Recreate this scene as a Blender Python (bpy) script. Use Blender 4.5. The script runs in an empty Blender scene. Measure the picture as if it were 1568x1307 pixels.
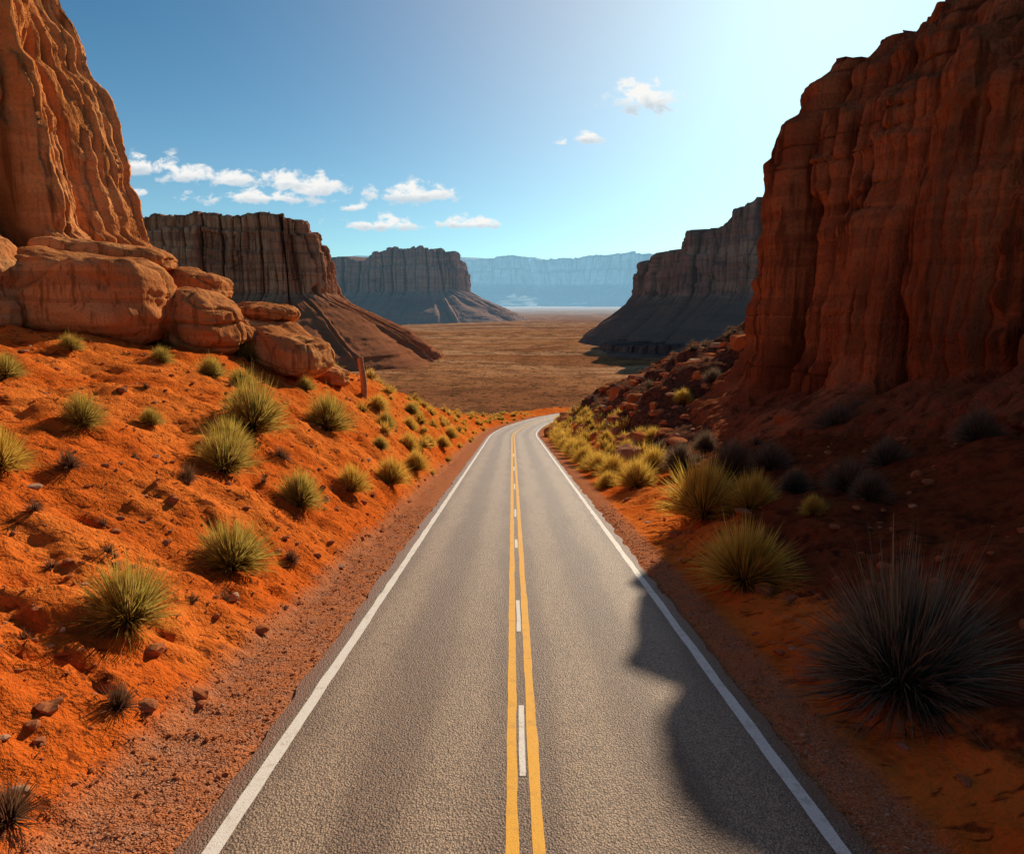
import bpy, numpy as np, math
from mathutils import Vector
RNG=np.random.default_rng(7)
SUN_AZ,SUN_EL=24.0,24.5
scene=bpy.context.scene
col=scene.collection
# ------------------------------------------------------------ noise
def _h(ix,iy,iz):
    with np.errstate(over='ignore'):
        h=(ix.astype(np.uint32)*np.uint32(374761393)+iy.astype(np.uint32)*np.uint32(668265263)+iz.astype(np.uint32)*np.uint32(2246822519))
        h=(h^(h>>np.uint32(13)))*np.uint32(1274126177); h=(h^(h>>np.uint32(15)))*np.uint32(2654435761)
        h=h^(h>>np.uint32(16))
    return h.astype(np.float32)*np.float32(2/4294967295.0)-np.float32(1)
def vn(x,y,z):
    x,y,z=np.broadcast_arrays(np.asarray(x,np.float32),np.asarray(y,np.float32),np.asarray(z,np.float32))
    fx,fy,fz=np.floor(x),np.floor(y),np.floor(z)
    ix,iy,iz=fx.astype(np.int64),fy.astype(np.int64),fz.astype(np.int64)
    q=lambda t:t*t*t*(t*(t*6-15)+10)
    a,b,c=q(x-fx),q(y-fy),q(z-fz)
    def L(p,r,t): return p+(r-p)*t
    r=[]
    for dz in (0,1):
        r.append(L(L(_h(ix,iy,iz+dz),_h(ix+1,iy,iz+dz),a),L(_h(ix,iy+1,iz+dz),_h(ix+1,iy+1,iz+dz),a),b))
    return L(r[0],r[1],c)
def fbm(x,y,z,o=4,g=.5):
    s=0;a=1;t=0
    for i in range(o):
        f=2.03**i
        s=s+a*vn(x*f+17.3*i,y*f+5.1*i,z*f+9.7*i); t+=a; a*=g
    return s/t*1.6
def ss(a,b,x):
    t=np.clip((x-a)/(b-a),0,1); return t*t*(3-2*t)
# ------------------------------------------------------------ terrain
def zr(y):
    return np.interp(y,[-40,100,112,130,190,240,275,300],[1.2,-20.5,-22.2,-24.5,-31.7,-39.5,-44.2,-45.0])
def xc(y):
    y=np.asarray(y,float); t=np.clip(y-92,0,98)
    return .16+.0025*t*t+np.clip(y-190,0,80)*.49
def hbase(x,y):
    s=x-xc(y); z0=zr(y)
    dl=np.maximum(0,-s-5.2); dr=np.maximum(0,s-5.0)
    zL=np.interp(y,[-40,0,40,50,70,90,110,130,160,200,260],[-1,-2,-2.5,-3.3,-8,-13,-17.5,-22.5,-28.5,-36,-45])
    amp=np.maximum(zL-z0,0.3)
    zl=z0+amp*(1-np.exp(-dl/6.5))+.08*np.minimum(dl,30)
    w=ss(55,130,y+.8*np.maximum(0,dl-6))*ss(6,25,dl); zl=zl*(1-w)-45*w
    sR=np.interp(y,[0,45,60,130],[.3,.28,.6,.65])
    cR=np.interp(y,[0,50,60,90,110,130,150,180],[5,5,-2,-3,-7,-17,-24,-31])
    a=z0+sR*dr; k=1.5
    zz=-k*np.log(np.exp(-np.clip(a,-60,60)/k)+np.exp(-np.maximum(cR,z0+1)/k))
    zz=np.where(dr>0,np.minimum(a,zz),z0)
    w=ss(90,170,y)*ss(8,30,dr); zz=zz*(1-w)-45*w
    z=np.where(s<0,zl,zz)
    w=ss(200,285,y); return z*(1-w)-45*w
def hfull(x,y):
    x=np.asarray(x,float); y=np.asarray(y,float)
    s=x-xc(y); z=hbase(x,y); A=np.abs(s)
    m=ss(4.3,7.0,A)*(1-ss(150,400,y)); m0=ss(4.0,4.8,A)*(1-ss(60,120,y))
    z=z+m*fbm(x/4.2,y/4.2,0*x,3)*.42
    z=z+m*fbm(x/.95,y/.95,3+0*x,3)*.13
    rx=(x*.8+y*.6); ry=(-x*.6+y*.8)
    rid=1-np.abs(vn(rx/1.3,ry/.36,0*x+5)); z=z+m*ss(.6,1,rid)*.12*(s<0)
    rid=1-np.abs(vn(rx/.9+.4*vn(x*2,y*2,0*x),ry/.17,0*x+25)); z=z+m*ss(.5,1,rid)*.035*(s<0)*(1-ss(25,40,y))
    rx=(x*.86-y*.5); ry=(x*.5+y*.86)
    rid=1-np.abs(fbm(rx/3.2+.5*vn(x,y,0*x),ry/1.3,0*x+15,2)); z=z-m*ss(.7,1,rid)*.20
    z=z+m0*fbm(x/.28,y/.28,1+0*x,2)*.04
    mr=ss(7,12,s)*ss(40,60,y)*(1-ss(170,240,y))
    zz=z+mr*fbm(x/7,y/7,7+0*x,5,.55)*1.9
    q=1.9; f=zz/q+.5*vn(x/9,y/9,0*x); fr=f-np.floor(f)
    z=np.where(mr>0,zz+mr*.4*q*(ss(.3,.7,fr)-fr),z)
    z=z+ss(280,600,y)*(fbm(x/160,y/160,2+0*x,3)*3.2)*(1-ss(3000,9000,y))
    z=z-.06*(1-ss(3.8,4.1,A))*(y<300)
    return z
# ------------------------------------------------------------ mesh helpers
def mesh_obj(name,V,F4=None,F3=None,mat=None,smooth=True,attrs=None,parent=None,mats=None,midx=None):
    me=bpy.data.meshes.new(name)
    V=np.asarray(V,np.float32).reshape(-1,3)
    n4=0 if F4 is None else len(F4); n3=0 if F3 is None else len(F3)
    me.vertices.add(len(V)); me.vertices.foreach_set('co',V.ravel())
    idx=[];
    if n4: idx.append(np.asarray(F4,np.int32).ravel())
    if n3: idx.append(np.asarray(F3,np.int32).ravel())
    idx=np.concatenate(idx); me.loops.add(len(idx)); me.loops.foreach_set('vertex_index',idx)
    st=np.concatenate([np.arange(n4)*4,n4*4+np.arange(n3)*3]).astype(np.int32)
    me.polygons.add(n4+n3); me.polygons.foreach_set('loop_start',st)
    me.polygons.foreach_set('use_smooth',np.full(n4+n3,smooth))
    if attrs:
        for k,a in attrs.items():
            at=me.attributes.new(k,'FLOAT','POINT'); at.data.foreach_set('value',np.asarray(a,np.float32).ravel())
    for mm in (mats or ([mat] if mat else [])): me.materials.append(mm)
    if midx is not None: me.polygons.foreach_set('material_index',np.asarray(midx,np.int32))
    me.update(calc_edges=True)
    ob=bpy.data.objects.new(name,me); col.objects.link(ob)
    if parent: ob.parent=parent
    return ob
def gridfaces(nr,nc,closed=False):
    c=nc if closed else nc-1
    i=np.arange(nr-1)[:,None]*nc; j=np.arange(c)[None,:]; j2=(j+1)%nc
    return np.stack([i+j,i+j2,i+nc+j2,i+nc+j],-1).reshape(-1,4)
# ------------------------------------------------------------ node helper
class NT:
    def __init__(s,name):
        s.m=bpy.data.materials.new(name); s.m.use_nodes=True; s.t=s.m.node_tree; s.t.nodes.clear()
        s.out=s.n('ShaderNodeOutputMaterial')
    def n(s,t,**k):
        nd=s.t.nodes.new(t)
        for a,b in k.items(): setattr(nd,a,b)
        return nd
    def l(s,a,b): s.t.links.new(a,b)
    def put(s,sock,v):
        if isinstance(v,bpy.types.NodeSocket): s.l(v,sock)
        else: sock.default_value=v
    def pos(s,scale=(1,1,1)):
        g=s.n('ShaderNodeNewGeometry'); mp=s.n('ShaderNodeMapping'); mp.inputs['Scale'].default_value=scale
        s.l(g.outputs['Position'],mp.inputs['Vector']); return mp.outputs[0]
    def noise(s,vec,scale,detail=4,rough=.55,dist=0):
        n=s.n('ShaderNodeTexNoise'); s.l(vec,n.inputs['Vector']); n.inputs['Scale'].default_value=scale
        n.inputs['Detail'].default_value=detail; n.inputs['Roughness'].default_value=rough; n.inputs['Distortion'].default_value=dist
        return n.outputs['Fac']
    def vor(s,vec,scale,feature='F1'):
        n=s.n('ShaderNodeTexVoronoi',feature=feature); s.l(vec,n.inputs['Vector']); n.inputs['Scale'].default_value=scale; return n.outputs['Distance']
    def rng(s,v,a,b,c=0,d=1):
        n=s.n('ShaderNodeMapRange'); n.interpolation_type='SMOOTHSTEP'
        s.l(v,n.inputs[0])
        for i,x in enumerate((a,b,c,d)): n.inputs[i+1].default_value=x
        return n.outputs[0]
    def math(s,op,a,b=0.,c=0.):
        n=s.n('ShaderNodeMath',operation=op); s.put(n.inputs[0],a); s.put(n.inputs[1],b)
        if len(n.inputs)>2: s.put(n.inputs[2],c)
        return n.outputs[0]
    def mix(s,f,a,b,mode='MIX'):
        n=s.n('ShaderNodeMix',data_type='RGBA',blend_type=mode)
        s.put(n.inputs[0],f)
        for i,v in ((6,a),(7,b)):
            if isinstance(v,tuple): n.inputs[i].default_value=(*v,1)
            else: s.l(v,n.inputs[i])
        return n.outputs[2]
    def attr(s,name):
        n=s.n('ShaderNodeAttribute',attribute_name=name); return n.outputs['Fac']
    def bump(s,h,strength=.5,dist=.1,normal=None):
        b=s.n('ShaderNodeBump'); b.inputs['Strength'].default_value=strength; b.inputs['Distance'].default_value=dist
        s.l(h,b.inputs['Height'])
        if normal: s.l(normal,b.inputs['Normal'])
        return b.outputs[0]
    def matte(s,color,normal=None):
        p=s.n('ShaderNodeBsdfDiffuse'); s.l(color,p.inputs['Color'])
        if normal: s.l(normal,p.inputs['Normal'])
        s.l(p.outputs[0],s.out.inputs[0]); return s.m
    def airlight(s,f):   # surface emission standing in for light scattered by the distant atmosphere
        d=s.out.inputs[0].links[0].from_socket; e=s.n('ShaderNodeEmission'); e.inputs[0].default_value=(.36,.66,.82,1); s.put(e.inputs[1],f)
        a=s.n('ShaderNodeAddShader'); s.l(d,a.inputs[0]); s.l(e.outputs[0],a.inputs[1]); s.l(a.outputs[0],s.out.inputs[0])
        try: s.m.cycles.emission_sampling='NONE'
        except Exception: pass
    def finish(s,color,rough=.9,normal=None,spec=.2):
        p=s.n('ShaderNodeBsdfPrincipled'); 
        if isinstance(color,tuple): p.inputs['Base Color'].default_value=(*color,1)
        else: s.l(color,p.inputs['Base Color'])
        s.put(p.inputs['Roughness'],rough); p.inputs['Specular IOR Level'].default_value=spec
        if normal: s.l(normal,p.inputs['Normal'])
        s.l(p.outputs[0],s.out.inputs[0]); return s.m
def rock_mat(name,A,B,C,s,haze=None,hf=0.,bs=.6,talus=None,zt=0,zw=1,air=0,crack=.36,band=.55):
    # attributes n1 (broad patches) and n3 (strata) are computed per vertex on the dense meshes
    k=NT(name); p=k.pos(); pv=k.pos((1,1,.1))
    n1=k.attr('n1'); n3=k.attr('n3'); n2=k.noise(pv,.9/s,3,.65,.3); n4=k.noise(p,4/s,3,.7)
    c=k.mix(k.rng(n1,.38,.64),A,B)
    c=k.mix(k.math('MULTIPLY',k.rng(n3,.5,.6),band),c,C)
    c=k.mix(k.math('MULTIPLY',k.rng(n2,.5,.66),.8),c,tuple(v*crack for v in A))
    c=k.mix(k.math('MULTIPLY',k.rng(n4,.42,.7),.45),c,tuple(v*.45 for v in B))
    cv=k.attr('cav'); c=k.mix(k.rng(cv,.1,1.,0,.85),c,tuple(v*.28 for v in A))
    if talus:
        g=k.n('ShaderNodeNewGeometry'); sx=k.n('ShaderNodeSeparateXYZ'); k.l(g.outputs['Position'],sx.inputs[0])
        zz=k.math('ADD',sx.outputs[2],k.math('MULTIPLY',n2,zw*1.2))
        tc=k.mix(k.rng(n4,.4,.62),talus,tuple(v*.5 for v in talus))
        tc=k.mix(k.math('MULTIPLY',k.rng(n3,.52,.6),.5),tc,tuple(v*.55 for v in talus))
        c=k.mix(k.rng(zz,zt+.1*zw,zt+1.1*zw,1,0),c,tc)
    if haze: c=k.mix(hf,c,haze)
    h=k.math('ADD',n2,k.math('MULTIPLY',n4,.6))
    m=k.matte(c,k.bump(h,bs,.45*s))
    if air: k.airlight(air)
    return m
def rock_attrs(V,s,cav=None):
    x,y,z=V[...,0],V[...,1],V[...,2]
    return {'n1':.5+.5*fbm(x*.12/s,y*.12/s,z*.12/s,2),'n3':.5+.42*fbm(x*.045/s,y*.045/s,z*.9/s,3,.6),'cav':(0*x if cav is None else cav)}
# ------------------------------------------------------------ ground
def ground_mat():
    k=NT('desert_sand'); p=k.pos()
    n1=k.attr('n1'); n2=k.noise(p,2.3,3,.7); n3=k.noise(p,13,3,.75)
    pd=k.n('ShaderNodeMapping'); k.l(p,pd.inputs[0]); pd.inputs['Rotation'].default_value=(0,0,math.radians(-40)); pd.inputs['Scale'].default_value=(.3,1,1)
    n5=k.noise(pd.outputs[0],4.5,3,.6,.5)
    c=k.mix(k.rng(n1,.35,.65),(.66,.130,.018),(.76,.185,.030))
    c=k.mix(k.math('MULTIPLY',k.rng(n2,.48,.7),.6),c,(.42,.070,.012))
    c=k.mix(k.math('MULTIPLY',k.rng(n5,.56,.66),.8),c,(.15,.030,.010))
    c=k.mix(k.math('MULTIPLY',k.rng(n3,.56,.75),.5),c,(.82,.25,.06))
    # shade of the right bank painted into the ground colour
    rb=k.attr('rbank_shade'); c=k.mix(k.rng(k.math('ADD',rb,k.math('MULTIPLY',n2,.8)),.70,1.1,0,.92),c,k.mix(k.rng(n2,.4,.65),(.20,.050,.019),(.10,.028,.014)))
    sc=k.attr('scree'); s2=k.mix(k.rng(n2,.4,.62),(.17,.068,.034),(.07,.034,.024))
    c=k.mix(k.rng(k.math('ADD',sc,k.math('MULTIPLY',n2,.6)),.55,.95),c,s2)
    sh=k.attr('shoulder'); v=k.vor(p,34)
    gc=k.mix(k.rng(v,.25,.65),(.60,.26,.135),(.34,.125,.062))
    gc=k.mix(k.rng(n2,.38,.6,0,.6),gc,(.56,.17,.055))
    c=k.mix(k.rng(k.math('ADD',sh,k.math('MULTIPLY',n2,.7)),.6,1.1),c,gc)
    c=k.mix(k.attr('valley'),c,k.mix(k.rng(n2,.4,.6),(.34,.14,.055),(.2,.085,.036)))
    h=k.math('ADD',k.math('MULTIPLY',n2,1.0),k.math('MULTIPLY',n3,.55))
    h=k.math('SUBTRACT',k.math('ADD',h,k.math('MULTIPLY',n5,-.5)),k.math('MULTIPLY',k.math('MULTIPLY',sh,v),.2))
    return k.matte(c,k.bump(h,.85,k.math('SUBTRACT',.17,k.math('MULTIPLY',sh,.09)) if False else .15))
def valley_mat():
    k=NT('valley_floor'); p=k.pos()
    m1=k.noise(p,.006,3,.6); m2=k.noise(p,.05,3,.65); d=k.vor(p,.17); d2=k.vor(p,.45)
    m3=k.noise(k.pos((.15,1,1)),.016,3,.6)
    vc=k.mix(k.rng(m1,.4,.6),(.46,.195,.08),(.32,.12,.05))
    vc=k.mix(k.math('MULTIPLY',k.rng(m3,.48,.6),.8),vc,(.58,.31,.16))
    vc=k.mix(k.rng(m2,.42,.66,0,.75),vc,(.16,.065,.03))
    vc=k.mix(k.rng(d,.16,.34,.85,0),vc,(.06,.038,.017)); vc=k.mix(k.rng(d2,.18,.38,.75,0),vc,(.085,.05,.022))
    vc=k.mix(k.math('MULTIPLY',k.attr('far'),.85),vc,(.55,.58,.60))  # pale distance haze mixed into the floor colour
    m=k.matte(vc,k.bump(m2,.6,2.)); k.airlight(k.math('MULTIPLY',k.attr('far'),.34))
    return m
ys=[-15.]
while ys[-1]<14000: ys.append(ys[-1]+max(.095,.0085*abs(ys[-1])))
ys=np.array(ys)
tt=np.linspace(-np.arcsinh(11000/8),np.arcsinh(11000/8),1100); sv=8*np.sinh(tt)
Y=np.repeat(ys[:,None],len(sv),1); X=xc(Y)+sv[None,:]; S=np.repeat(sv[None,:],len(ys),0)
Z=hfull(X,Y)
sh=(1-ss(4.8,6.1,np.abs(S)+.75*(S>0)))*(Y<230); scree=ss(6,11,S)*ss(30,55,Y)*(S<200)
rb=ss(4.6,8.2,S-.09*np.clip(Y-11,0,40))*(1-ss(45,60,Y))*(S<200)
val=np.clip(ss(170,270,Y)+(1-ss(-42,-33,Z)),0,1)
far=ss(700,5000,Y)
GF=gridfaces(len(ys),len(sv)); vf=val.ravel()
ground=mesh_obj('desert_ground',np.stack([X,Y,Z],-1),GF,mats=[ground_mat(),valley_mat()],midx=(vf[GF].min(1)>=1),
   attrs={'shoulder':sh,'scree':scree,'rbank_shade':rb,'valley':val,'far':far,'n1':.5+.5*fbm(X*.35,Y*.35,0*X,2)})
# ------------------------------------------------------------ road
def asphalt_mat():
    k=NT('asphalt'); p=k.pos(); s=k.attr('s'); 
    n2=k.noise(k.pos((1,.08,1)),1.6,3,.6); n3=k.noise(p,46,2,.8); n4=k.noise(p,6,3,.7); v=k.vor(k.pos((1,.7,1)),36)
    w=k.math('COSINE',k.math('MULTIPLY',k.math('ADD',k.math('ABSOLUTE',s),-.95),3.49))
    w=k.math('ADD',k.math('MULTIPLY',w,.28),k.math('MULTIPLY',n2,.9))
    c=k.mix(k.rng(w,.2,.75),(.250,.135,.075),(.560,.370,.225))
    c=k.mix(k.rng(n4,.45,.72,0,.55),c,(.18,.10,.058))
    c=k.mix(k.rng(v,.25,.6,0,.7),c,(.075,.044,.027))
    c=k.mix(k.rng(n3,.52,.66,0,.7),c,(.60,.41,.26)); c=k.mix(k.rng(n3,.3,.44,.85,0),c,(.05,.03,.018))
    e=k.rng(k.math('ADD',k.math('ABSOLUTE',s),k.math('MULTIPLY',n4,.4)),3.75,3.95)
    c=k.mix(k.math('MULTIPLY',e,.85),c,(.22,.085,.04))
    h=k.math('SUBTRACT',k.math('MULTIPLY',n3,1.),k.math('MULTIPLY',v,.9))
    return k.finish(c,.55,k.bump(h,.8,.024),.4)
def strip(name,s0,s1,lift,mat,y0=-14,y1=262,parent=None,ns=2,wob=0,step=.5):
    yy=np.arange(y0,y1,step); yy=np.append(yy,y1); sv=np.linspace(s0,s1,ns)
    Y=np.repeat(yy[:,None],ns,1); Sx=np.repeat(sv[None],len(yy),0).copy()
    if wob:
        Sx[:,0]+=wob*fbm(yy/.7,0*yy+s0*9,0*yy,3); Sx[:,-1]+=wob*fbm(yy/.7,0*yy+s1*9,0*yy+4,3)
    X=xc(Y)+Sx; Z=zr(Y)+lift
    return mesh_obj(name,np.stack([X,Y,Z],-1),gridfaces(len(yy),ns),mat=mat,attrs={'s':Sx},parent=parent)
road=strip('road',-3.85,3.78,.012,asphalt_mat(),ns=17,wob=.07,step=.2)
def paint(name,c,d):
    k=NT(name); p=k.pos(); n=k.noise(p,50,2,.8); n2=k.noise(p,4,3,.7)
    cc=k.mix(k.rng(n,.30,.47,.9,0),c,d); cc=k.mix(k.rng(n2,.5,.72,0,.5),cc,d)
    return k.finish(cc,.6,k.bump(n,.6,.012),.3)
white=paint('white_road_paint',(.84,.76,.66),(.45,.33,.23)); yellow=paint('yellow_road_paint',(.90,.42,.004),(.55,.25,.02))
mk=bpy.data.objects.new('road_markings',None); col.objects.link(mk)
strip('edge_line_left',-3.56,-3.37,.017,white,parent=mk,wob=.014,step=.2)
strip('edge_line_right',3.38,3.56,.017,white,parent=mk,wob=.014,step=.2)
strip('centre_line_left',-.235,-.085,.017,yellow,parent=mk,wob=.012,step=.2)
strip('centre_line_right',.065,.215,.017,yellow,parent=mk,wob=.012,step=.2)
for i,(a,b) in enumerate([(7.6,9.6),(13,15.2),(21,22.4),(27,29),(36,38.5),(46,49),(58,62)]):
    strip('centre_dash_%d'%i,-.055,.03,.021,white,a,b,parent=mk,wob=.01,step=.2)
# ------------------------------------------------------------ cliffs and buttes
def resample(P,n,closed,sm):
    P=np.array(P,float)
    if closed: P=np.vstack([P,P[:1]])
    d=np.r_[0,np.cumsum(np.hypot(*np.diff(P[:,:2],axis=0).T))]
    u=np.linspace(0,d[-1],n,endpoint=not closed); Q=np.stack([np.interp(u,d,P[:,i]) for i in range(P.shape[1])],-1)
    k=int(sm/(d[-1]/n)); 
    if k>0:
        w=np.hanning(2*k+3); w/=w.sum()
        for i in range(3):
            pad=np.pad(Q[:,i],k+1,mode='wrap' if closed else 'reflect',**({} if closed else {'reflect_type':'odd'}))
            Q[:,i]=np.convolve(pad,w,'valid')
    return Q,u
def slabs(u,z,w,h,seed,edge=.1):
    uu=u/w+.45*vn(u/w*.6,z/(h*.8),0*u+seed)+.12*vn(u/w*3,z/h*4,0*u+seed)
    i=np.floor(uu); f=uu-i
    def val(i):
        hz=z/h+4*_h(i.astype(np.int64)+1000,i.astype(np.int64)*0+seed,i.astype(np.int64)*0)
        hz=hz+.15*vn(u/w*.8,0*u,0*u+seed+3)
        j=np.floor(hz); g=hz-j
        a=_h(i.astype(np.int64)+1000,j.astype(np.int64)+1000,i.astype(np.int64)*0+seed); b=_h(i.astype(np.int64)+1000,j.astype(np.int64)+1001,i.astype(np.int64)*0+seed)
        return a+(b-a)*ss(.94,1,g)
    a=val(i); b=val(i+1)
    t=ss(1-edge,1,f); d=np.minimum(f,1-f)
    return a+(b-a)*t, np.exp(-(d/(.35*edge+.02))**2), np.sqrt(np.clip(4*f*(1-f),0,1))
def rockdisp(x,y,z,s,u,col=1.,strat=1.,alc=1.):
    big=fbm(x/(15*s),y/(15*s),z/(70*s),3)*3.0*s
    v1,c1,r1=slabs(u,z,6.5*s,60*s,1,.12); v2,c2,r2=slabs(u+900,z,2.4*s,24*s,2,.16); v3,c3,r3=slabs(u+300,z,.9*s,9*s,3,.25)
    msk=ss(-.3,.3,vn(x/(9*s),y/(9*s),z/(20*s)))
    d=col*(1.7*s*v1-1.5*s*c1+1.2*s*r1+(.65*v2-.6*c2+.55*r2)*s*(.5+.5*msk)+(.18*v3-.2*c3+.18*r3)*s*(1-.6*msk))
    st=fbm(x/(28*s),y/(28*s),z/(3.5*s),3); st=np.tanh(3.5*st)*.17*s
    al=vn(x/(5*s)+31,y/(5*s),z/(9*s)); al=ss(.36,.55,al)
    f=fbm(x/(.8*s),y/(.8*s),z/(1.4*s),4)*.22*s
    n=vn(x/(20*s),y/(20*s),z/(2.6*s)+3); hj=np.exp(-(n/.035)**2)*(.3+.7*msk)
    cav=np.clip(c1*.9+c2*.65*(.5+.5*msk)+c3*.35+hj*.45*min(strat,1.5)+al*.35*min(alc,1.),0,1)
    return big+d+strat*st+f-1.4*s-al*1.1*s*alc-hj*.22*s*strat, cav
def cliff(name,P,zf,zt,mat,s,nu,nt,nw,nc,closed=True,talusW=10,lean=.12,steps=(),capdir=(0,0),caplen=30,smooth=4,hs=.5,colw=1.,strat=1.,foot=None,texp=1.5,alc=1.):
    Q,u=resample(P,nu,closed,smooth); x,y,H=Q.T
    if closed:
        tx=np.roll(x,-2)-np.roll(x,2); ty=np.roll(y,-2)-np.roll(y,2)
    else: tx=np.gradient(x); ty=np.gradient(y)
    l=np.hypot(tx,ty)+1e-9; nx,ny=ty/l,-tx/l
    if closed:
        area=np.sum(x*np.roll(y,-1)-y*np.roll(x,-1)); 
        if area<0: nx,ny=-nx,-ny
    else:
        if capdir[0]*nx.mean()+capdir[1]*ny.mean()>0: nx,ny=-nx,-ny
    H=H+hs*s*np.round(2.2*fbm(x/(9*s),y/(9*s),0*x,3))/1.1+.25*s*fbm(x/(1.5*s),y/(1.5*s),0*x,3)
    zf_=np.full(nu,float(zf)) if foot is None else foot(x,y)+zf
    zt_=zf_+zt
    rows=[]; cavs=[]
    cx,cy=x.mean(),y.mean()
    for t in np.linspace(0,1,nt,endpoint=False):
        z=zf_+(zt_-zf_)*t**texp; off=talusW*(1-t)
        px,py=x+nx*off,y+ny*off
        g=(1-np.abs(fbm(x/(5*s),y/(5*s),0*x+t*.8,3)))*talusW*.16*(4*t*(1-t)+.3*t)
        w=t**3
        rd,cv=rockdisp(px,py,z,s,u,colw,strat,alc)
        d=rd*w+g*(1-w)+fbm(px/(1.2*s),py/(1.2*s),z/(.8*s),4)*.5*s*(1-w)
        led=ss(.0,.45,vn(px/(16*s),py/(16*s),z/(1.6*s)))*s*.9*(1-w); d=d+led
        rows.append(np.stack([px+nx*d,py+ny*d,z+0*x],-1)); cavs.append(cv*w)
    for t in np.linspace(0,1,nw):
        z=zt_+(H-zt_)*t; ins=lean*(z-zt_)
        for (f,a) in steps: 
            ff=f+.04*fbm(x/(8*s),y/(8*s),0*x,2); ins=ins+a*ss(-.012,.012,t-ff)
        ins=ins+s*.8*ss(.93,1,t)**2
        rd,cv=rockdisp(x,y,z,s,u,colw,strat,alc); d=rd-ins
        rows.append(np.stack([x+nx*d,y+ny*d,z],-1)); cavs.append(cv)
    top=rows[-1]
    for t in (np.linspace(0,1,nc+1)[1:])**1.6:
        if closed: px,py=top[:,0]*(1-t)+cx*t,top[:,1]*(1-t)+cy*t
        else: px,py=top[:,0]+capdir[0]*caplen*t,top[:,1]+capdir[1]*caplen*t
        z=top[:,2]*(1-t)+H.mean()*t*closed+top[:,2]*t*(not closed)+fbm(px/(4*s),py/(4*s),0*px,3)*.4*s*min(1,t*8)
        rows.append(np.stack([px,py,z],-1)); cavs.append(0*x)
    V=np.stack(rows); nr=len(rows)
    return mesh_obj(name,V,gridfaces(nr,nu,closed),mat=mat,attrs=rock_attrs(V,s,np.stack(cavs)))
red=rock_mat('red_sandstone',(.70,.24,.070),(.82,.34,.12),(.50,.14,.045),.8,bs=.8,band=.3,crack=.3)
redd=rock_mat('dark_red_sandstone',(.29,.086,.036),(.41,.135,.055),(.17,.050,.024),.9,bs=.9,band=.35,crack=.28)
hf=lambda x,y:hfull(x,y)
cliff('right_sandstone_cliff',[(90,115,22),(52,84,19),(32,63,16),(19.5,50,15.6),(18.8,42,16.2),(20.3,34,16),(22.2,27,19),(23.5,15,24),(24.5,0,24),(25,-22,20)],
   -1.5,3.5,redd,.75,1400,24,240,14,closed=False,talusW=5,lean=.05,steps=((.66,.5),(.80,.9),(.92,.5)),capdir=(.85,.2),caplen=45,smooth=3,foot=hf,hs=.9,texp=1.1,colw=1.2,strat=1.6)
cliff('left_sandstone_cliff',[(-90,92,30),(-55,66,30),(-31,54,30),(-25.8,48,30),(-25,41,30),(-25.6,33,30),(-26.5,20,30),(-28,0,30),(-29,-22,30)],
   -1.5,3.5,red,.85,1200,20,250,12,closed=False,talusW=2,lean=.15,steps=((.13,.8),(.47,.4)),capdir=(-.9,.1),caplen=40,smooth=3,foot=hf,texp=1.1,alc=1.3,strat=1.2)
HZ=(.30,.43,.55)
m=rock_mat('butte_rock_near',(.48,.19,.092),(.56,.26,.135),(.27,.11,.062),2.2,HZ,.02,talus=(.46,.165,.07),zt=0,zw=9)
cliff('sandstone_butte',[(-330,520,60),(-300,478,60),(-225,474,63),(-160,480,61),(-146,492,57),(-143,540,55),(-160,600,55),(-240,650,58),(-330,640,58)],
   -47,53,m,2.2,1700,56,110,8,talusW=88,lean=.08,steps=((.55,2.0),(.80,5)),smooth=7,hs=.7,texp=1.25,strat=1.6)
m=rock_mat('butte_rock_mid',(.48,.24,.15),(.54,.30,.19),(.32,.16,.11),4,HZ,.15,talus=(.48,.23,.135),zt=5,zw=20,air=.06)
cliff('sandstone_butte',[(-460,1560,88),(-420,1480,92),(-330,1470,94),(-270,1460,112),(-190,1450,114),(-130,1470,104),(-100,1530,100),(-110,1680,98),(-250,1780,100),(-430,1740,96)],
   -48,70,m,4.2,1500,50,80,6,talusW=150,lean=.06,steps=((.6,6),),smooth=18,hs=.9,texp=1.5,strat=1.5)
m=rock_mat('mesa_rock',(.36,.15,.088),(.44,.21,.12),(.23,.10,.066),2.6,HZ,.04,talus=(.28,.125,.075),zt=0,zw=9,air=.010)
cliff('sandstone_mesa',[(150,770,42),(138,705,44),(148,668,48),(160,640,58),(180,610,64),(186,597,80),(206,560,88),(300,520,92),(520,500,96),(640,700,96),(560,860,90),(250,850,60)],
   -47,54,m,2.6,1800,46,100,6,talusW=72,lean=.05,steps=((.6,3),),smooth=8,hs=1.1,texp=1.5,strat=1.5)
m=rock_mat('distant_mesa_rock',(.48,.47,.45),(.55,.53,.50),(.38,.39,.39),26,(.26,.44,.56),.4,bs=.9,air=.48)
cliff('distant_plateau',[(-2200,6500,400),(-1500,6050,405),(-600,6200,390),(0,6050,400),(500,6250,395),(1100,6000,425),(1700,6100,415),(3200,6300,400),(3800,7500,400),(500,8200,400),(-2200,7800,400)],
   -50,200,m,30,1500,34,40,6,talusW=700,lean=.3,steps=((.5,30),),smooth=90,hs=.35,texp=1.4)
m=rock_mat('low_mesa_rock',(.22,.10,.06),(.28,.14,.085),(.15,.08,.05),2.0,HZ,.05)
cliff('low_rock_ledge',[(95,640,-37),(84,600,-38),(92,560,-38),(120,545,-37),(180,560,-34),(180,680,-34)],-47,4,m,2.0,500,12,20,4,talusW=14,smooth=6,hs=.4)
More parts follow.
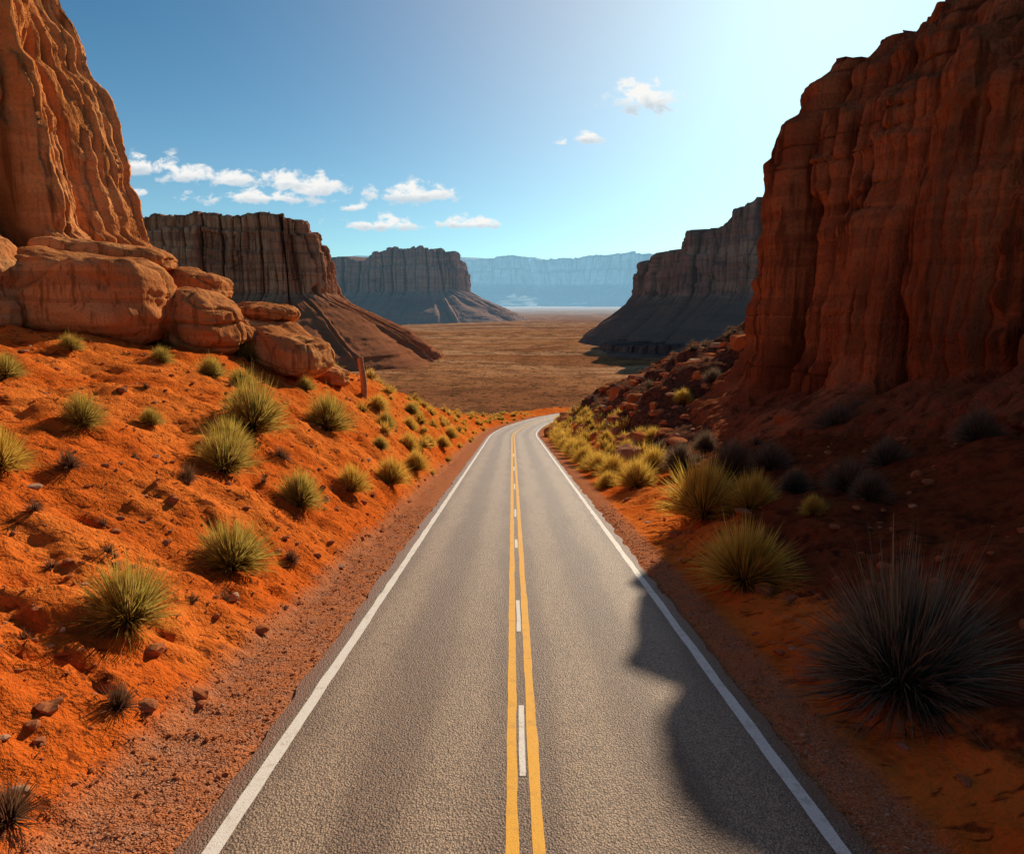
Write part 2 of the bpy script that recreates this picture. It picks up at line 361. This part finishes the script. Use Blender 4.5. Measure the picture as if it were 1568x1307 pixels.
# ------------------------------------------------------------ boulders / rocks
import bmesh
def ico(n):
    bm=bmesh.new(); bmesh.ops.create_icosphere(bm,subdivisions=n,radius=1)
    V=np.array([v.co[:] for v in bm.verts]); F=np.array([[v.index for v in f.verts] for f in bm.faces]); bm.free(); return V,F
ICO6=ico(6); ICO2=ico(2); ICO1=ico(1)
def boulder(name,loc,dim,rot,seed,mat,strat=1.,pw=.72,ico_=ICO6,tilt=0):
    V,F=ico_; D=V.copy(); P=np.sign(D)*np.abs(D)**pw; P/= (np.abs(P)**3.2).sum(1,keepdims=True)**(1/3.2)
    P=P*np.array(dim)/2
    q=P+seed*13.7; s=min(dim)/4
    q=q.copy(); q[:,2]+=.25*s*fbm(q[:,0]/(5*s),q[:,1]/(5*s),0*q[:,0],2)
    d=fbm(q[:,0]/(4*s),q[:,1]/(4*s),q[:,2]/(3*s),3)*.6*s
    st=vn(q[:,0]/(10*s),q[:,1]/(10*s),q[:,2]/(.6*s)); d+=np.tanh(3*st)*.08*s*strat
    st=vn(q[:,0]/(9*s),q[:,1]/(9*s),q[:,2]/(.16*s)+9); d+=st*.04*s*strat
    n=vn(q[:,0]/(14*s),q[:,1]/(14*s),q[:,2]/(1.9*s)); c1=np.exp(-(n/.05)**2); d-=c1*.28*s
    n=vn(q[:,0]/(3.2*s),q[:,1]/(3.2*s),q[:,2]/(5*s)); c2=np.exp(-(n/.035)**2); d-=c2*.2*s
    d+=fbm(q[:,0]/(.5*s),q[:,1]/(.5*s),q[:,2]/(.3*s),4)*.07*s
    P=P+D*d[:,None]; P[:,2]+=P[:,0]*tilt
    c,sn=math.cos(rot),math.sin(rot); P=np.stack([P[:,0]*c-P[:,1]*sn,P[:,0]*sn+P[:,1]*c,P[:,2]],-1)+np.array(loc)
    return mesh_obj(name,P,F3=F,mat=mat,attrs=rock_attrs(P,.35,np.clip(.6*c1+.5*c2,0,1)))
bmat=rock_mat('boulder_sandstone',(.68,.25,.085),(.80,.35,.13),(.50,.16,.05),.35,bs=.8)
for i,(loc,dim,rot,tl) in enumerate([((-20.9,33.5,0),(7.6,6,4.6),.1,-.08),((-17.0,36.0,-1.2),(3.6,4,3.0),-.2,-.1),((-14.2,39.6,-2.7),(7.0,4.5,2.7),-.35,-.16),
     ((-15.6,41.5,-.7),(4.4,3.0,1.0),-.3,-.05),((-22.5,37.5,2.4),(7,5,1.5),.2,-.08),((-12.0,42.5,-4.7),(2.4,2.4,1.2),-.5,-.2),((-19.3,40.5,1.0),(4.4,4,1.6),0.,-.1),
     ((-25.0,30.5,.6),(5,5,4.6),.3,0.),((-17.5,38.5,-1.5),(6,3,1.6),-.3,-.15)]):
    boulder('sandstone_boulder',loc,dim,rot,i+1,bmat,tilt=tl)
def pebble_mat():
    k=NT('loose_rock'); r=k.attr('rnd'); n=k.noise(k.pos(),25,3,.7)
    c=k.mix(r,(.52,.165,.055),(.40,.135,.058)); c=k.mix(k.rng(r,.75,.95),c,(.60,.34,.2)); c=k.mix(k.rng(n,.4,.65,0,.5),c,(.2,.07,.035))
    return k.matte(c)
rk=pebble_mat()
def scatter(name,pts,sizes,mat,icom,flat=.6,sink=.15):
    V0,F0=icom; n=len(pts); nv=len(V0)
    Vs=np.repeat(V0[None],n,0)
    sc=sizes[:,None,None]*RNG.uniform(.6,1.3,(n,1,3)); sc[:,:,2]*=flat
    off=RNG.uniform(0,99,(n,1,3)); q=Vs*1.3+off
    r=1+.45*vn(q[...,0],q[...,1],q[...,2]); P=np.sign(Vs)*np.abs(Vs)**.8*r[...,None]*sc
    a=RNG.uniform(0,6.28,n); c,s=np.cos(a)[:,None],np.sin(a)[:,None]
    P=np.stack([P[...,0]*c-P[...,1]*s,P[...,0]*s+P[...,1]*c,P[...,2]],-1)
    z=hfull(pts[:,0],pts[:,1])+sizes*flat*sink
    P+=np.stack([pts[:,0],pts[:,1],z],-1)[:,None]
    F=(F0[None]+(np.arange(n)*nv)[:,None,None]).reshape(-1,3)
    return mesh_obj(name,P,F3=F,mat=mat,smooth=False,attrs={'rnd':np.repeat(RNG.uniform(0,1,n),nv)})
def pts_s(n,y0,y1,s0,s1,side,pw=1.5):
    y=y0+(y1-y0)*RNG.uniform(0,1,n)**pw; s=s0+(s1-s0)*RNG.uniform(0,1,n)**1.2
    return np.stack([xc(y)+side*s,y],-1)
P1=np.vstack([pts_s(1300,5,60,5.2,22,-1),pts_s(300,5,60,5.0,20,1),pts_s(650,45,150,6,26,1,1.2)])
scatter('scattered_rocks',P1,np.r_[np.minimum(RNG.gamma(1.2,.03,1300)+.02,.14),np.minimum(RNG.gamma(2,.04,300)+.03,.22),RNG.gamma(1.6,.2,650)+.08],rk,ICO2)
P2=np.vstack([pts_s(8000,4,30,3.85,5.6,-1,1.5),pts_s(5000,4,30,3.8,4.7,1,1.5),pts_s(8000,4,35,5.4,14,-1,1.6)])
scatter('gravel',P2,RNG.gamma(1.5,.0055,len(P2))+.004,rk,ICO1,.7,.3)
# ------------------------------------------------------------ shrubs
def tuft(N,R,H,seed,seg=3,w=.016,lo=-5,jit=1.,pw=.9):
    r=np.random.default_rng(seed)
    az=r.uniform(0,2*np.pi,N); el=np.radians(lo+(92-lo)*r.uniform(0,1,N)**pw)
    L=(1-.42*r.uniform(0,1,N)**1.6)*(1-.10*np.sin(3*az+seed)-.06*np.sin(7*az+2*seed)); L=np.where(r.uniform(0,1,N)>.94,L*1.18,L)
    base=np.stack([np.cos(az)*R*.2*r.uniform(0,1,N),np.sin(az)*R*.2*r.uniform(0,1,N),r.uniform(0,.14,N)*H],-1)
    d=np.stack([np.cos(az)*np.cos(el)*R,np.sin(az)*np.cos(el)*R,np.sin(el)*H],-1)+r.normal(0,.07*R*jit,(N,3))
    side=np.cross(d,r.normal(0,1,(N,3))); side/=np.linalg.norm(side,axis=1,keepdims=True)
    V=[];T=[]
    ww=w*R*r.uniform(.6,1.3,N)
    for i in range(seg+1):
        t=i/seg; p=base+d*(L*t)[:,None]; p[:,2]-=.16*H*(t**2.2)*np.cos(el)*L*jit
        p[:,2]=np.maximum(p[:,2],-.05)
        if i<seg:
            k=(ww*(1-.7*t))[:,None]*side; V+= [p-k,p+k]; T+=[t,t]
        else: V.append(p); T.append(t)
    nv=2*seg+1; V=np.stack(V,1); T=np.repeat(np.array(T)[None],N,0)
    rnd=np.repeat(r.uniform(0,1,N)[:,None],nv,1)
    o=(np.arange(N)*nv)[:,None]
    F4=np.concatenate([o+np.array([[2*i,2*i+1,2*i+3,2*i+2]]) for i in range(seg-1)]); F3=o+np.array([[2*seg-2,2*seg-1,2*seg]])
    return V.reshape(-1,3),F4,F3,T.ravel(),rnd.ravel()
def shrub_mat(name,base,mid,tip,dry,tr=.4):
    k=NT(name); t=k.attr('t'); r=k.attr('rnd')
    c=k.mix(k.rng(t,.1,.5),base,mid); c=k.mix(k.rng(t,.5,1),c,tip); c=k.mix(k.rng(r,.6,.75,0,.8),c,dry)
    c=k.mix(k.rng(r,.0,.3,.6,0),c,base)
    d=k.n('ShaderNodeBsdfDiffuse'); tl=k.n('ShaderNodeBsdfTranslucent'); mx=k.n('ShaderNodeMixShader'); mx.inputs[0].default_value=tr
    k.l(c,d.inputs[0]); k.l(c,tl.inputs[0]); k.l(d.outputs[0],mx.inputs[1]); k.l(tl.outputs[0],mx.inputs[2]); k.l(mx.outputs[0],k.out.inputs[0]); return k.m
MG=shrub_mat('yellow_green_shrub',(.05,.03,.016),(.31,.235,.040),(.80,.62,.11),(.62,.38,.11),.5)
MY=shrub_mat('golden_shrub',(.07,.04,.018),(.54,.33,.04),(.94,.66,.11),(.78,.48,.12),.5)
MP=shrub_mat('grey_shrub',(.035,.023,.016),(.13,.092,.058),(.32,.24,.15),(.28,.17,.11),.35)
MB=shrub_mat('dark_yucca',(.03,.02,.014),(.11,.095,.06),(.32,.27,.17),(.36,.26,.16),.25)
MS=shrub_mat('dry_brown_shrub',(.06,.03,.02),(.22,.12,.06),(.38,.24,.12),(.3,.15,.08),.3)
def mk_mesh(nm,N,seed,mat,**k):
    V,F4,F3,T,r=tuft(N,1,1,seed,**k); o=mesh_obj(nm,V,F4,F3,mat=mat,smooth=False,attrs={'t':T,'rnd':r}); me=o.data; bpy.data.objects.remove(o); return me
TM={}
for key,mat in (('g',MG),('y',MY),('p',MP)):
    TM[key]=[mk_mesh('shrub_'+key,2100,i*7+ord(key),mat,w=.0095,lo=2,pw=.85) for i in range(3)]
TM['b']=[mk_mesh('shrub_big',3000,5,MB,w=.0065,lo=-12,jit=1.3)]
TM['s']=[mk_mesh('shrub_sparse',420,55+i,MS,w=.016,jit=1.6) for i in range(2)]
SH=[(-6.6,10.4,1.75,'g'),(-6.6,14.5,2.15,'g'),(-7.0,20.6,1.9,'g'),(-8.9,19.6,2.2,'g'),(-10,24.7,3.0,'g'),(-9.2,31.9,3.0,'g'),(-6.6,25.9,1.8,'y'),
 (-5.9,30.8,2.2,'y'),(-5.7,37.4,1.9,'y'),(-11.8,17.6,1.4,'g'),(-11.6,20.6,.9,'g'),(-6.8,41.9,1.9,'y'),(-8.1,41.2,1.7,'g'),(-9.2,44.2,2.0,'y'),
 (-5.9,54.5,1.8,'y'),(-6.1,63.7,2.0,'y'),(-5.7,8.5,.75,'s'),(-5.6,6.3,.85,'s'),(-11.0,13.6,1.5,'y'),(-15.8,29.4,1.3,'g'),(-14.2,30.8,1.6,'g'),(-15,37.6,1.8,'g'),
 (-16.8,21.6,1.5,'g'),(-12.9,31,1.9,'g'),(-10.4,14.9,.8,'s'),(-8.9,17.3,.8,'s'),(-6.0,16.7,.7,'s'),(-8.6,23.6,1.0,'s'),(-8.1,51.9,1.8,'g'),(-9.6,21.6,2.0,'g'),
 (-11.5,27.5,1.2,'g'),(-18.5,27.5,1.2,'g'),(-7.3,35.2,1.3,'g'),(-7.6,47.5,1.6,'y'),(-6.3,48.5,1.5,'y'),(-11.6,36.5,1.4,'g'),
 (6.3,9.6,3.4,'b'),(6.1,16.1,3.0,'y'),(7.3,23.9,3.7,'y'),(6.7,33.9,2.8,'y'),(6.3,39.4,2.5,'y'),(6.0,46.2,2.6,'y'),(5.9,53.9,2.5,'y'),(5.8,61.3,2.4,'y'),
 (5.9,43,2.2,'y'),(5.7,50,2.3,'y'),(5.6,57.8,2.3,'y'),(5.6,66,2.3,'y'),(5.6,71,2.3,'y'),(5.6,36.6,1.8,'y'),(8.7,22.8,2.4,'y'),(8.2,36.5,2.4,'y'),(5.7,76,2.3,'y'),(5.9,81,2.3,'y'),
 (11,49.9,2.1,'y'),(14.5,54.7,2.0,'y'),(17.0,33.6,2.6,'p'),(18.4,34.4,2,'p'),(14.6,24.7,1.9,'p'),(17.1,55.3,2.2,'p'),(9.1,34.4,2.3,'p'),(10.3,29.7,2.7,'p'),(11.6,28.6,2.2,'p'),
 (12.1,39.9,2.1,'p'),(11.7,20.6,1.5,'p'),(9.7,20.1,1.0,'y'),(12,22.6,1.9,'p'),(10.8,24.1,1.5,'p'),(17.1,23.5,2.0,'p'),(8.1,54.5,1.7,'y'),(8.8,48.7,1.8,'y'),(10.7,52.2,1.7,'y')]
names={'g':'desert_shrub','y':'desert_shrub','p':'sagebrush','b':'yucca_shrub','s':'dry_shrub'}
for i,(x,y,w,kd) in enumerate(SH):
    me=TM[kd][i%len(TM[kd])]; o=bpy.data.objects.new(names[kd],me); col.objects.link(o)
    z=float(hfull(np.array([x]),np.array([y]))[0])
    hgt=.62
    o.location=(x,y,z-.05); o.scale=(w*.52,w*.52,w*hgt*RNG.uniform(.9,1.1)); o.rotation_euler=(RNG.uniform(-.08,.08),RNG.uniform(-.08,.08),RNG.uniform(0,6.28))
def scrub(name,pts,sizes,mat,N=110):
    Vs=[];A=[];B=[];T=[];R=[];o=0
    for i,(p,s) in enumerate(zip(pts,sizes)):
        V,F4,F3,t,r=tuft(N,s,s*1.1,1000+i,seg=2,w=.035); V=V+np.array([p[0],p[1],p[2]-.03])
        Vs.append(V);A.append(F4+o);B.append(F3+o);T.append(t);R.append(np.clip(r+RNG.uniform(-.2,.2),0,1));o+=len(V)
    return mesh_obj(name,np.vstack(Vs),np.vstack(A),np.vstack(B),mat=mat,smooth=False,attrs={'t':np.concatenate(T),'rnd':np.concatenate(R)})
def wz(P): return np.column_stack([P,hfull(P[:,0],P[:,1])])
PL=pts_s(130,38,160,5.2,14,-1,1.0); PR=pts_s(190,42,170,5.2,11,1,.9); PR2=pts_s(160,35,140,8,30,1,1.1); PN=pts_s(110,8,50,6,20,-1,1.2)
scrub('roadside_scrub',np.vstack([wz(PL),wz(PR)]),np.r_[RNG.uniform(.4,1.0,130),RNG.uniform(.5,1.2,190)],MY,150)
scrub('scree_scrub',wz(PR2),RNG.uniform(.35,1.0,160),MP,80)
scrub('bank_scrub',wz(PN),RNG.uniform(.08,.28,110),MS,80)
yv=RNG.uniform(190,520,1500); PV=np.stack([yv*RNG.uniform(-.32,.3,1500),yv],-1); PV=PV[np.abs(PV[:,0]-xc(PV[:,1]))>6]
scrub('valley_scrub',wz(PV),RNG.uniform(.5,1.2,len(PV)),MS,16)
# ------------------------------------------------------------ wooden post
k=NT('weathered_wood'); p=k.pos((1,1,.12)); n=k.noise(p,30,4,.7)
wm=k.finish(k.mix(k.rng(n,.35,.65),(.42,.17,.07),(.65,.32,.15)),.9,k.bump(n,.8,.03))
zz=np.linspace(-.3,2.7,34); aa=np.linspace(0,2*np.pi,20,endpoint=False)
pr=.21*(1-.12*np.clip(zz,0,2)/2)[:,None]*(1+.10*np.cos(aa*4)+.07*vn(aa*3,0*aa,0*aa))[None,:]+.012*vn(zz[:,None]*6,aa[None]*3,0)
px=pr*np.cos(aa)+.06*np.sin(zz*1.7)[:,None]; py=pr*np.sin(aa); pz=zz[:,None]+0*aa[None]+np.where(zz[:,None]>2.65,.07*np.cos(aa)[None],0)
V=np.stack([px,py,pz],-1).reshape(-1,3); V=np.vstack([V,[[.06*math.sin(4.59),0,2.68]]])
F=gridfaces(34,20,True); top=33*20; F3=np.array([[top+i,top+(i+1)%20,680] for i in range(20)])
post=mesh_obj('wooden_post',V,F,F3,mat=wm); post.location=(-10.3,45,float(hfull(np.array([-10.3]),np.array([45.]))[0])); post.rotation_euler=(.02,-.03,0)
# ------------------------------------------------------------ light, sky
S=Vector((math.sin(math.radians(SUN_AZ))*math.cos(math.radians(SUN_EL)),math.cos(math.radians(SUN_AZ))*math.cos(math.radians(SUN_EL)),math.sin(math.radians(SUN_EL))))
sl=bpy.data.lights.new('sun','SUN'); sl.energy=5.0; sl.angle=math.radians(.5); sl.color=(1,.86,.66)
so=bpy.data.objects.new('sun',sl); col.objects.link(so); so.rotation_euler=S.to_track_quat('Z','Y').to_euler()
w=bpy.data.worlds.new('World'); scene.world=w; w.use_nodes=True; nt=w.node_tree; nt.nodes.clear()
k=NT.__new__(NT); k.t=nt; k.m=None
sky=k.n('ShaderNodeTexSky',sky_type='NISHITA'); sky.sun_disc=False; sky.sun_elevation=math.radians(SUN_EL); sky.sun_rotation=math.radians(SUN_AZ)
sky.altitude=800; sky.air_density=1.0; sky.dust_density=.8; sky.ozone_density=2.5
hs=k.mix(1.0,sky.outputs[0],(.20,.74,.92),'MULTIPLY')
tc=k.n('ShaderNodeTexCoord'); sx=k.n('ShaderNodeSeparateXYZ'); k.l(tc.outputs['Generated'],sx.inputs[0])
el=k.math('MAXIMUM',sx.outputs[2],0.); hz=k.math('POWER',2.718,k.math('MULTIPLY',el,-7.5))
dt=k.n('ShaderNodeVectorMath',operation='DOT_PRODUCT'); k.l(tc.outputs['Generated'],dt.inputs[0]); dt.inputs[1].default_value=S
dd=k.math('MAXIMUM',dt.outputs['Value'],0.)
hzc=k.mix(hz,(0.,0.,0.),(5.4,5.4,4.7)); gl=k.mix(k.math('POWER',dd,9.),(0,0,0),(6.8,4.3,2.6))
skyc=k.mix(1.,k.mix(1.,hs,hzc,'ADD'),gl,'ADD')
yy=k.math('MAXIMUM',sx.outputs[1],.05); U=k.math('DIVIDE',sx.outputs[0],yy); Vv=k.math('DIVIDE',sx.outputs[2],yy)
cv=k.n('ShaderNodeCombineXYZ'); k.l(U,cv.inputs[0]); k.l(k.math('MULTIPLY',Vv,1.6),cv.inputs[1])
nz=k.noise(cv.outputs[0],30,5,.62,.2)
dens=None; shade=None
for (u0,v0,ru,rv,am) in [(-.53,.189,.05,.022,1.1),(-.475,.177,.05,.020,1.05),(-.41,.170,.04,.018,1.05),(-.335,.168,.04,.022,1.15),(-.285,.160,.05,.024,1.1),(-.36,.146,.11,.016,.9),(-.142,.150,.07,.020,1.15),
     (-.19,.108,.07,.016,1.05),(-.062,.110,.06,.014,1.05),(.187,.278,.055,.030,1.05),(.106,.228,.024,.014,.95),(.07,.222,.02,.008,.8),(-.55,.153,.018,.008,.9),(-.235,.132,.03,.008,.8)]:
    du=k.math('DIVIDE',k.math('SUBTRACT',U,u0),ru); dv0=k.math('DIVIDE',k.math('SUBTRACT',Vv,v0),rv)
    dv=k.math('MAXIMUM',dv0,k.math('MULTIPLY',dv0,-1.9))
    q=k.math('SQRT',k.math('ADD',k.math('MULTIPLY',du,du),k.math('MULTIPLY',dv,dv)))
    mm=k.math('MULTIPLY',k.math('SUBTRACT',1.3,q),am)
    dens=mm if dens is None else k.math('MAXIMUM',dens,mm)
    sm=k.math('MULTIPLY',k.math('MAXIMUM',mm,0.),k.math('SUBTRACT',.15,dv0)); shade=sm if shade is None else k.math('ADD',shade,sm)
dn=k.math('ADD',dens,k.math('MULTIPLY',k.math('SUBTRACT',nz,.5),3.6))
cov=k.rng(dn,.3,1.0,0,.95)
ccol=k.mix(k.rng(k.math('ADD',shade,k.math('MULTIPLY',k.math('SUBTRACT',nz,.5),1.2)),-.1,.5),(11.4,11.2,10.8),(6.8,7.8,8.6))
fin=k.mix(cov,skyc,ccol)
bg=k.n('ShaderNodeBackground'); bg.inputs['Strength'].default_value=.085; k.l(fin,bg.inputs[0])
bg0=k.n('ShaderNodeBackground'); bg0.inputs['Strength'].default_value=.085; k.l(skyc,bg0.inputs[0])
# clouds only exist in the band of sky above the northern horizon; elsewhere the plain sky is used
m1=k.math('MULTIPLY',k.math('GREATER_THAN',sx.outputs[1],.3),k.math('GREATER_THAN',Vv,.06))
m2=k.math('MULTIPLY',k.math('LESS_THAN',Vv,.36),k.math('LESS_THAN',k.math('ABSOLUTE',U),.75))
mx=k.n('ShaderNodeMixShader'); k.l(k.math('MULTIPLY',m1,m2),mx.inputs[0]); k.l(bg0.outputs[0],mx.inputs[1]); k.l(bg.outputs[0],mx.inputs[2])
ow=k.n('ShaderNodeOutputWorld'); k.l(mx.outputs[0],ow.inputs[0])
# ------------------------------------------------------------ camera
cd=bpy.data.cameras.new('camera'); cam=bpy.data.objects.new('camera',cd); col.objects.link(cam)
cd.sensor_width=36; cd.lens=22.96; cd.clip_start=.1; cd.clip_end=30000
cam.location=(0,0,0); cam.rotation_euler=(math.radians(90-10.92),0,0); scene.camera=cam
scene.view_settings.view_transform='Standard'; scene.view_settings.look='None'; scene.view_settings.exposure=0
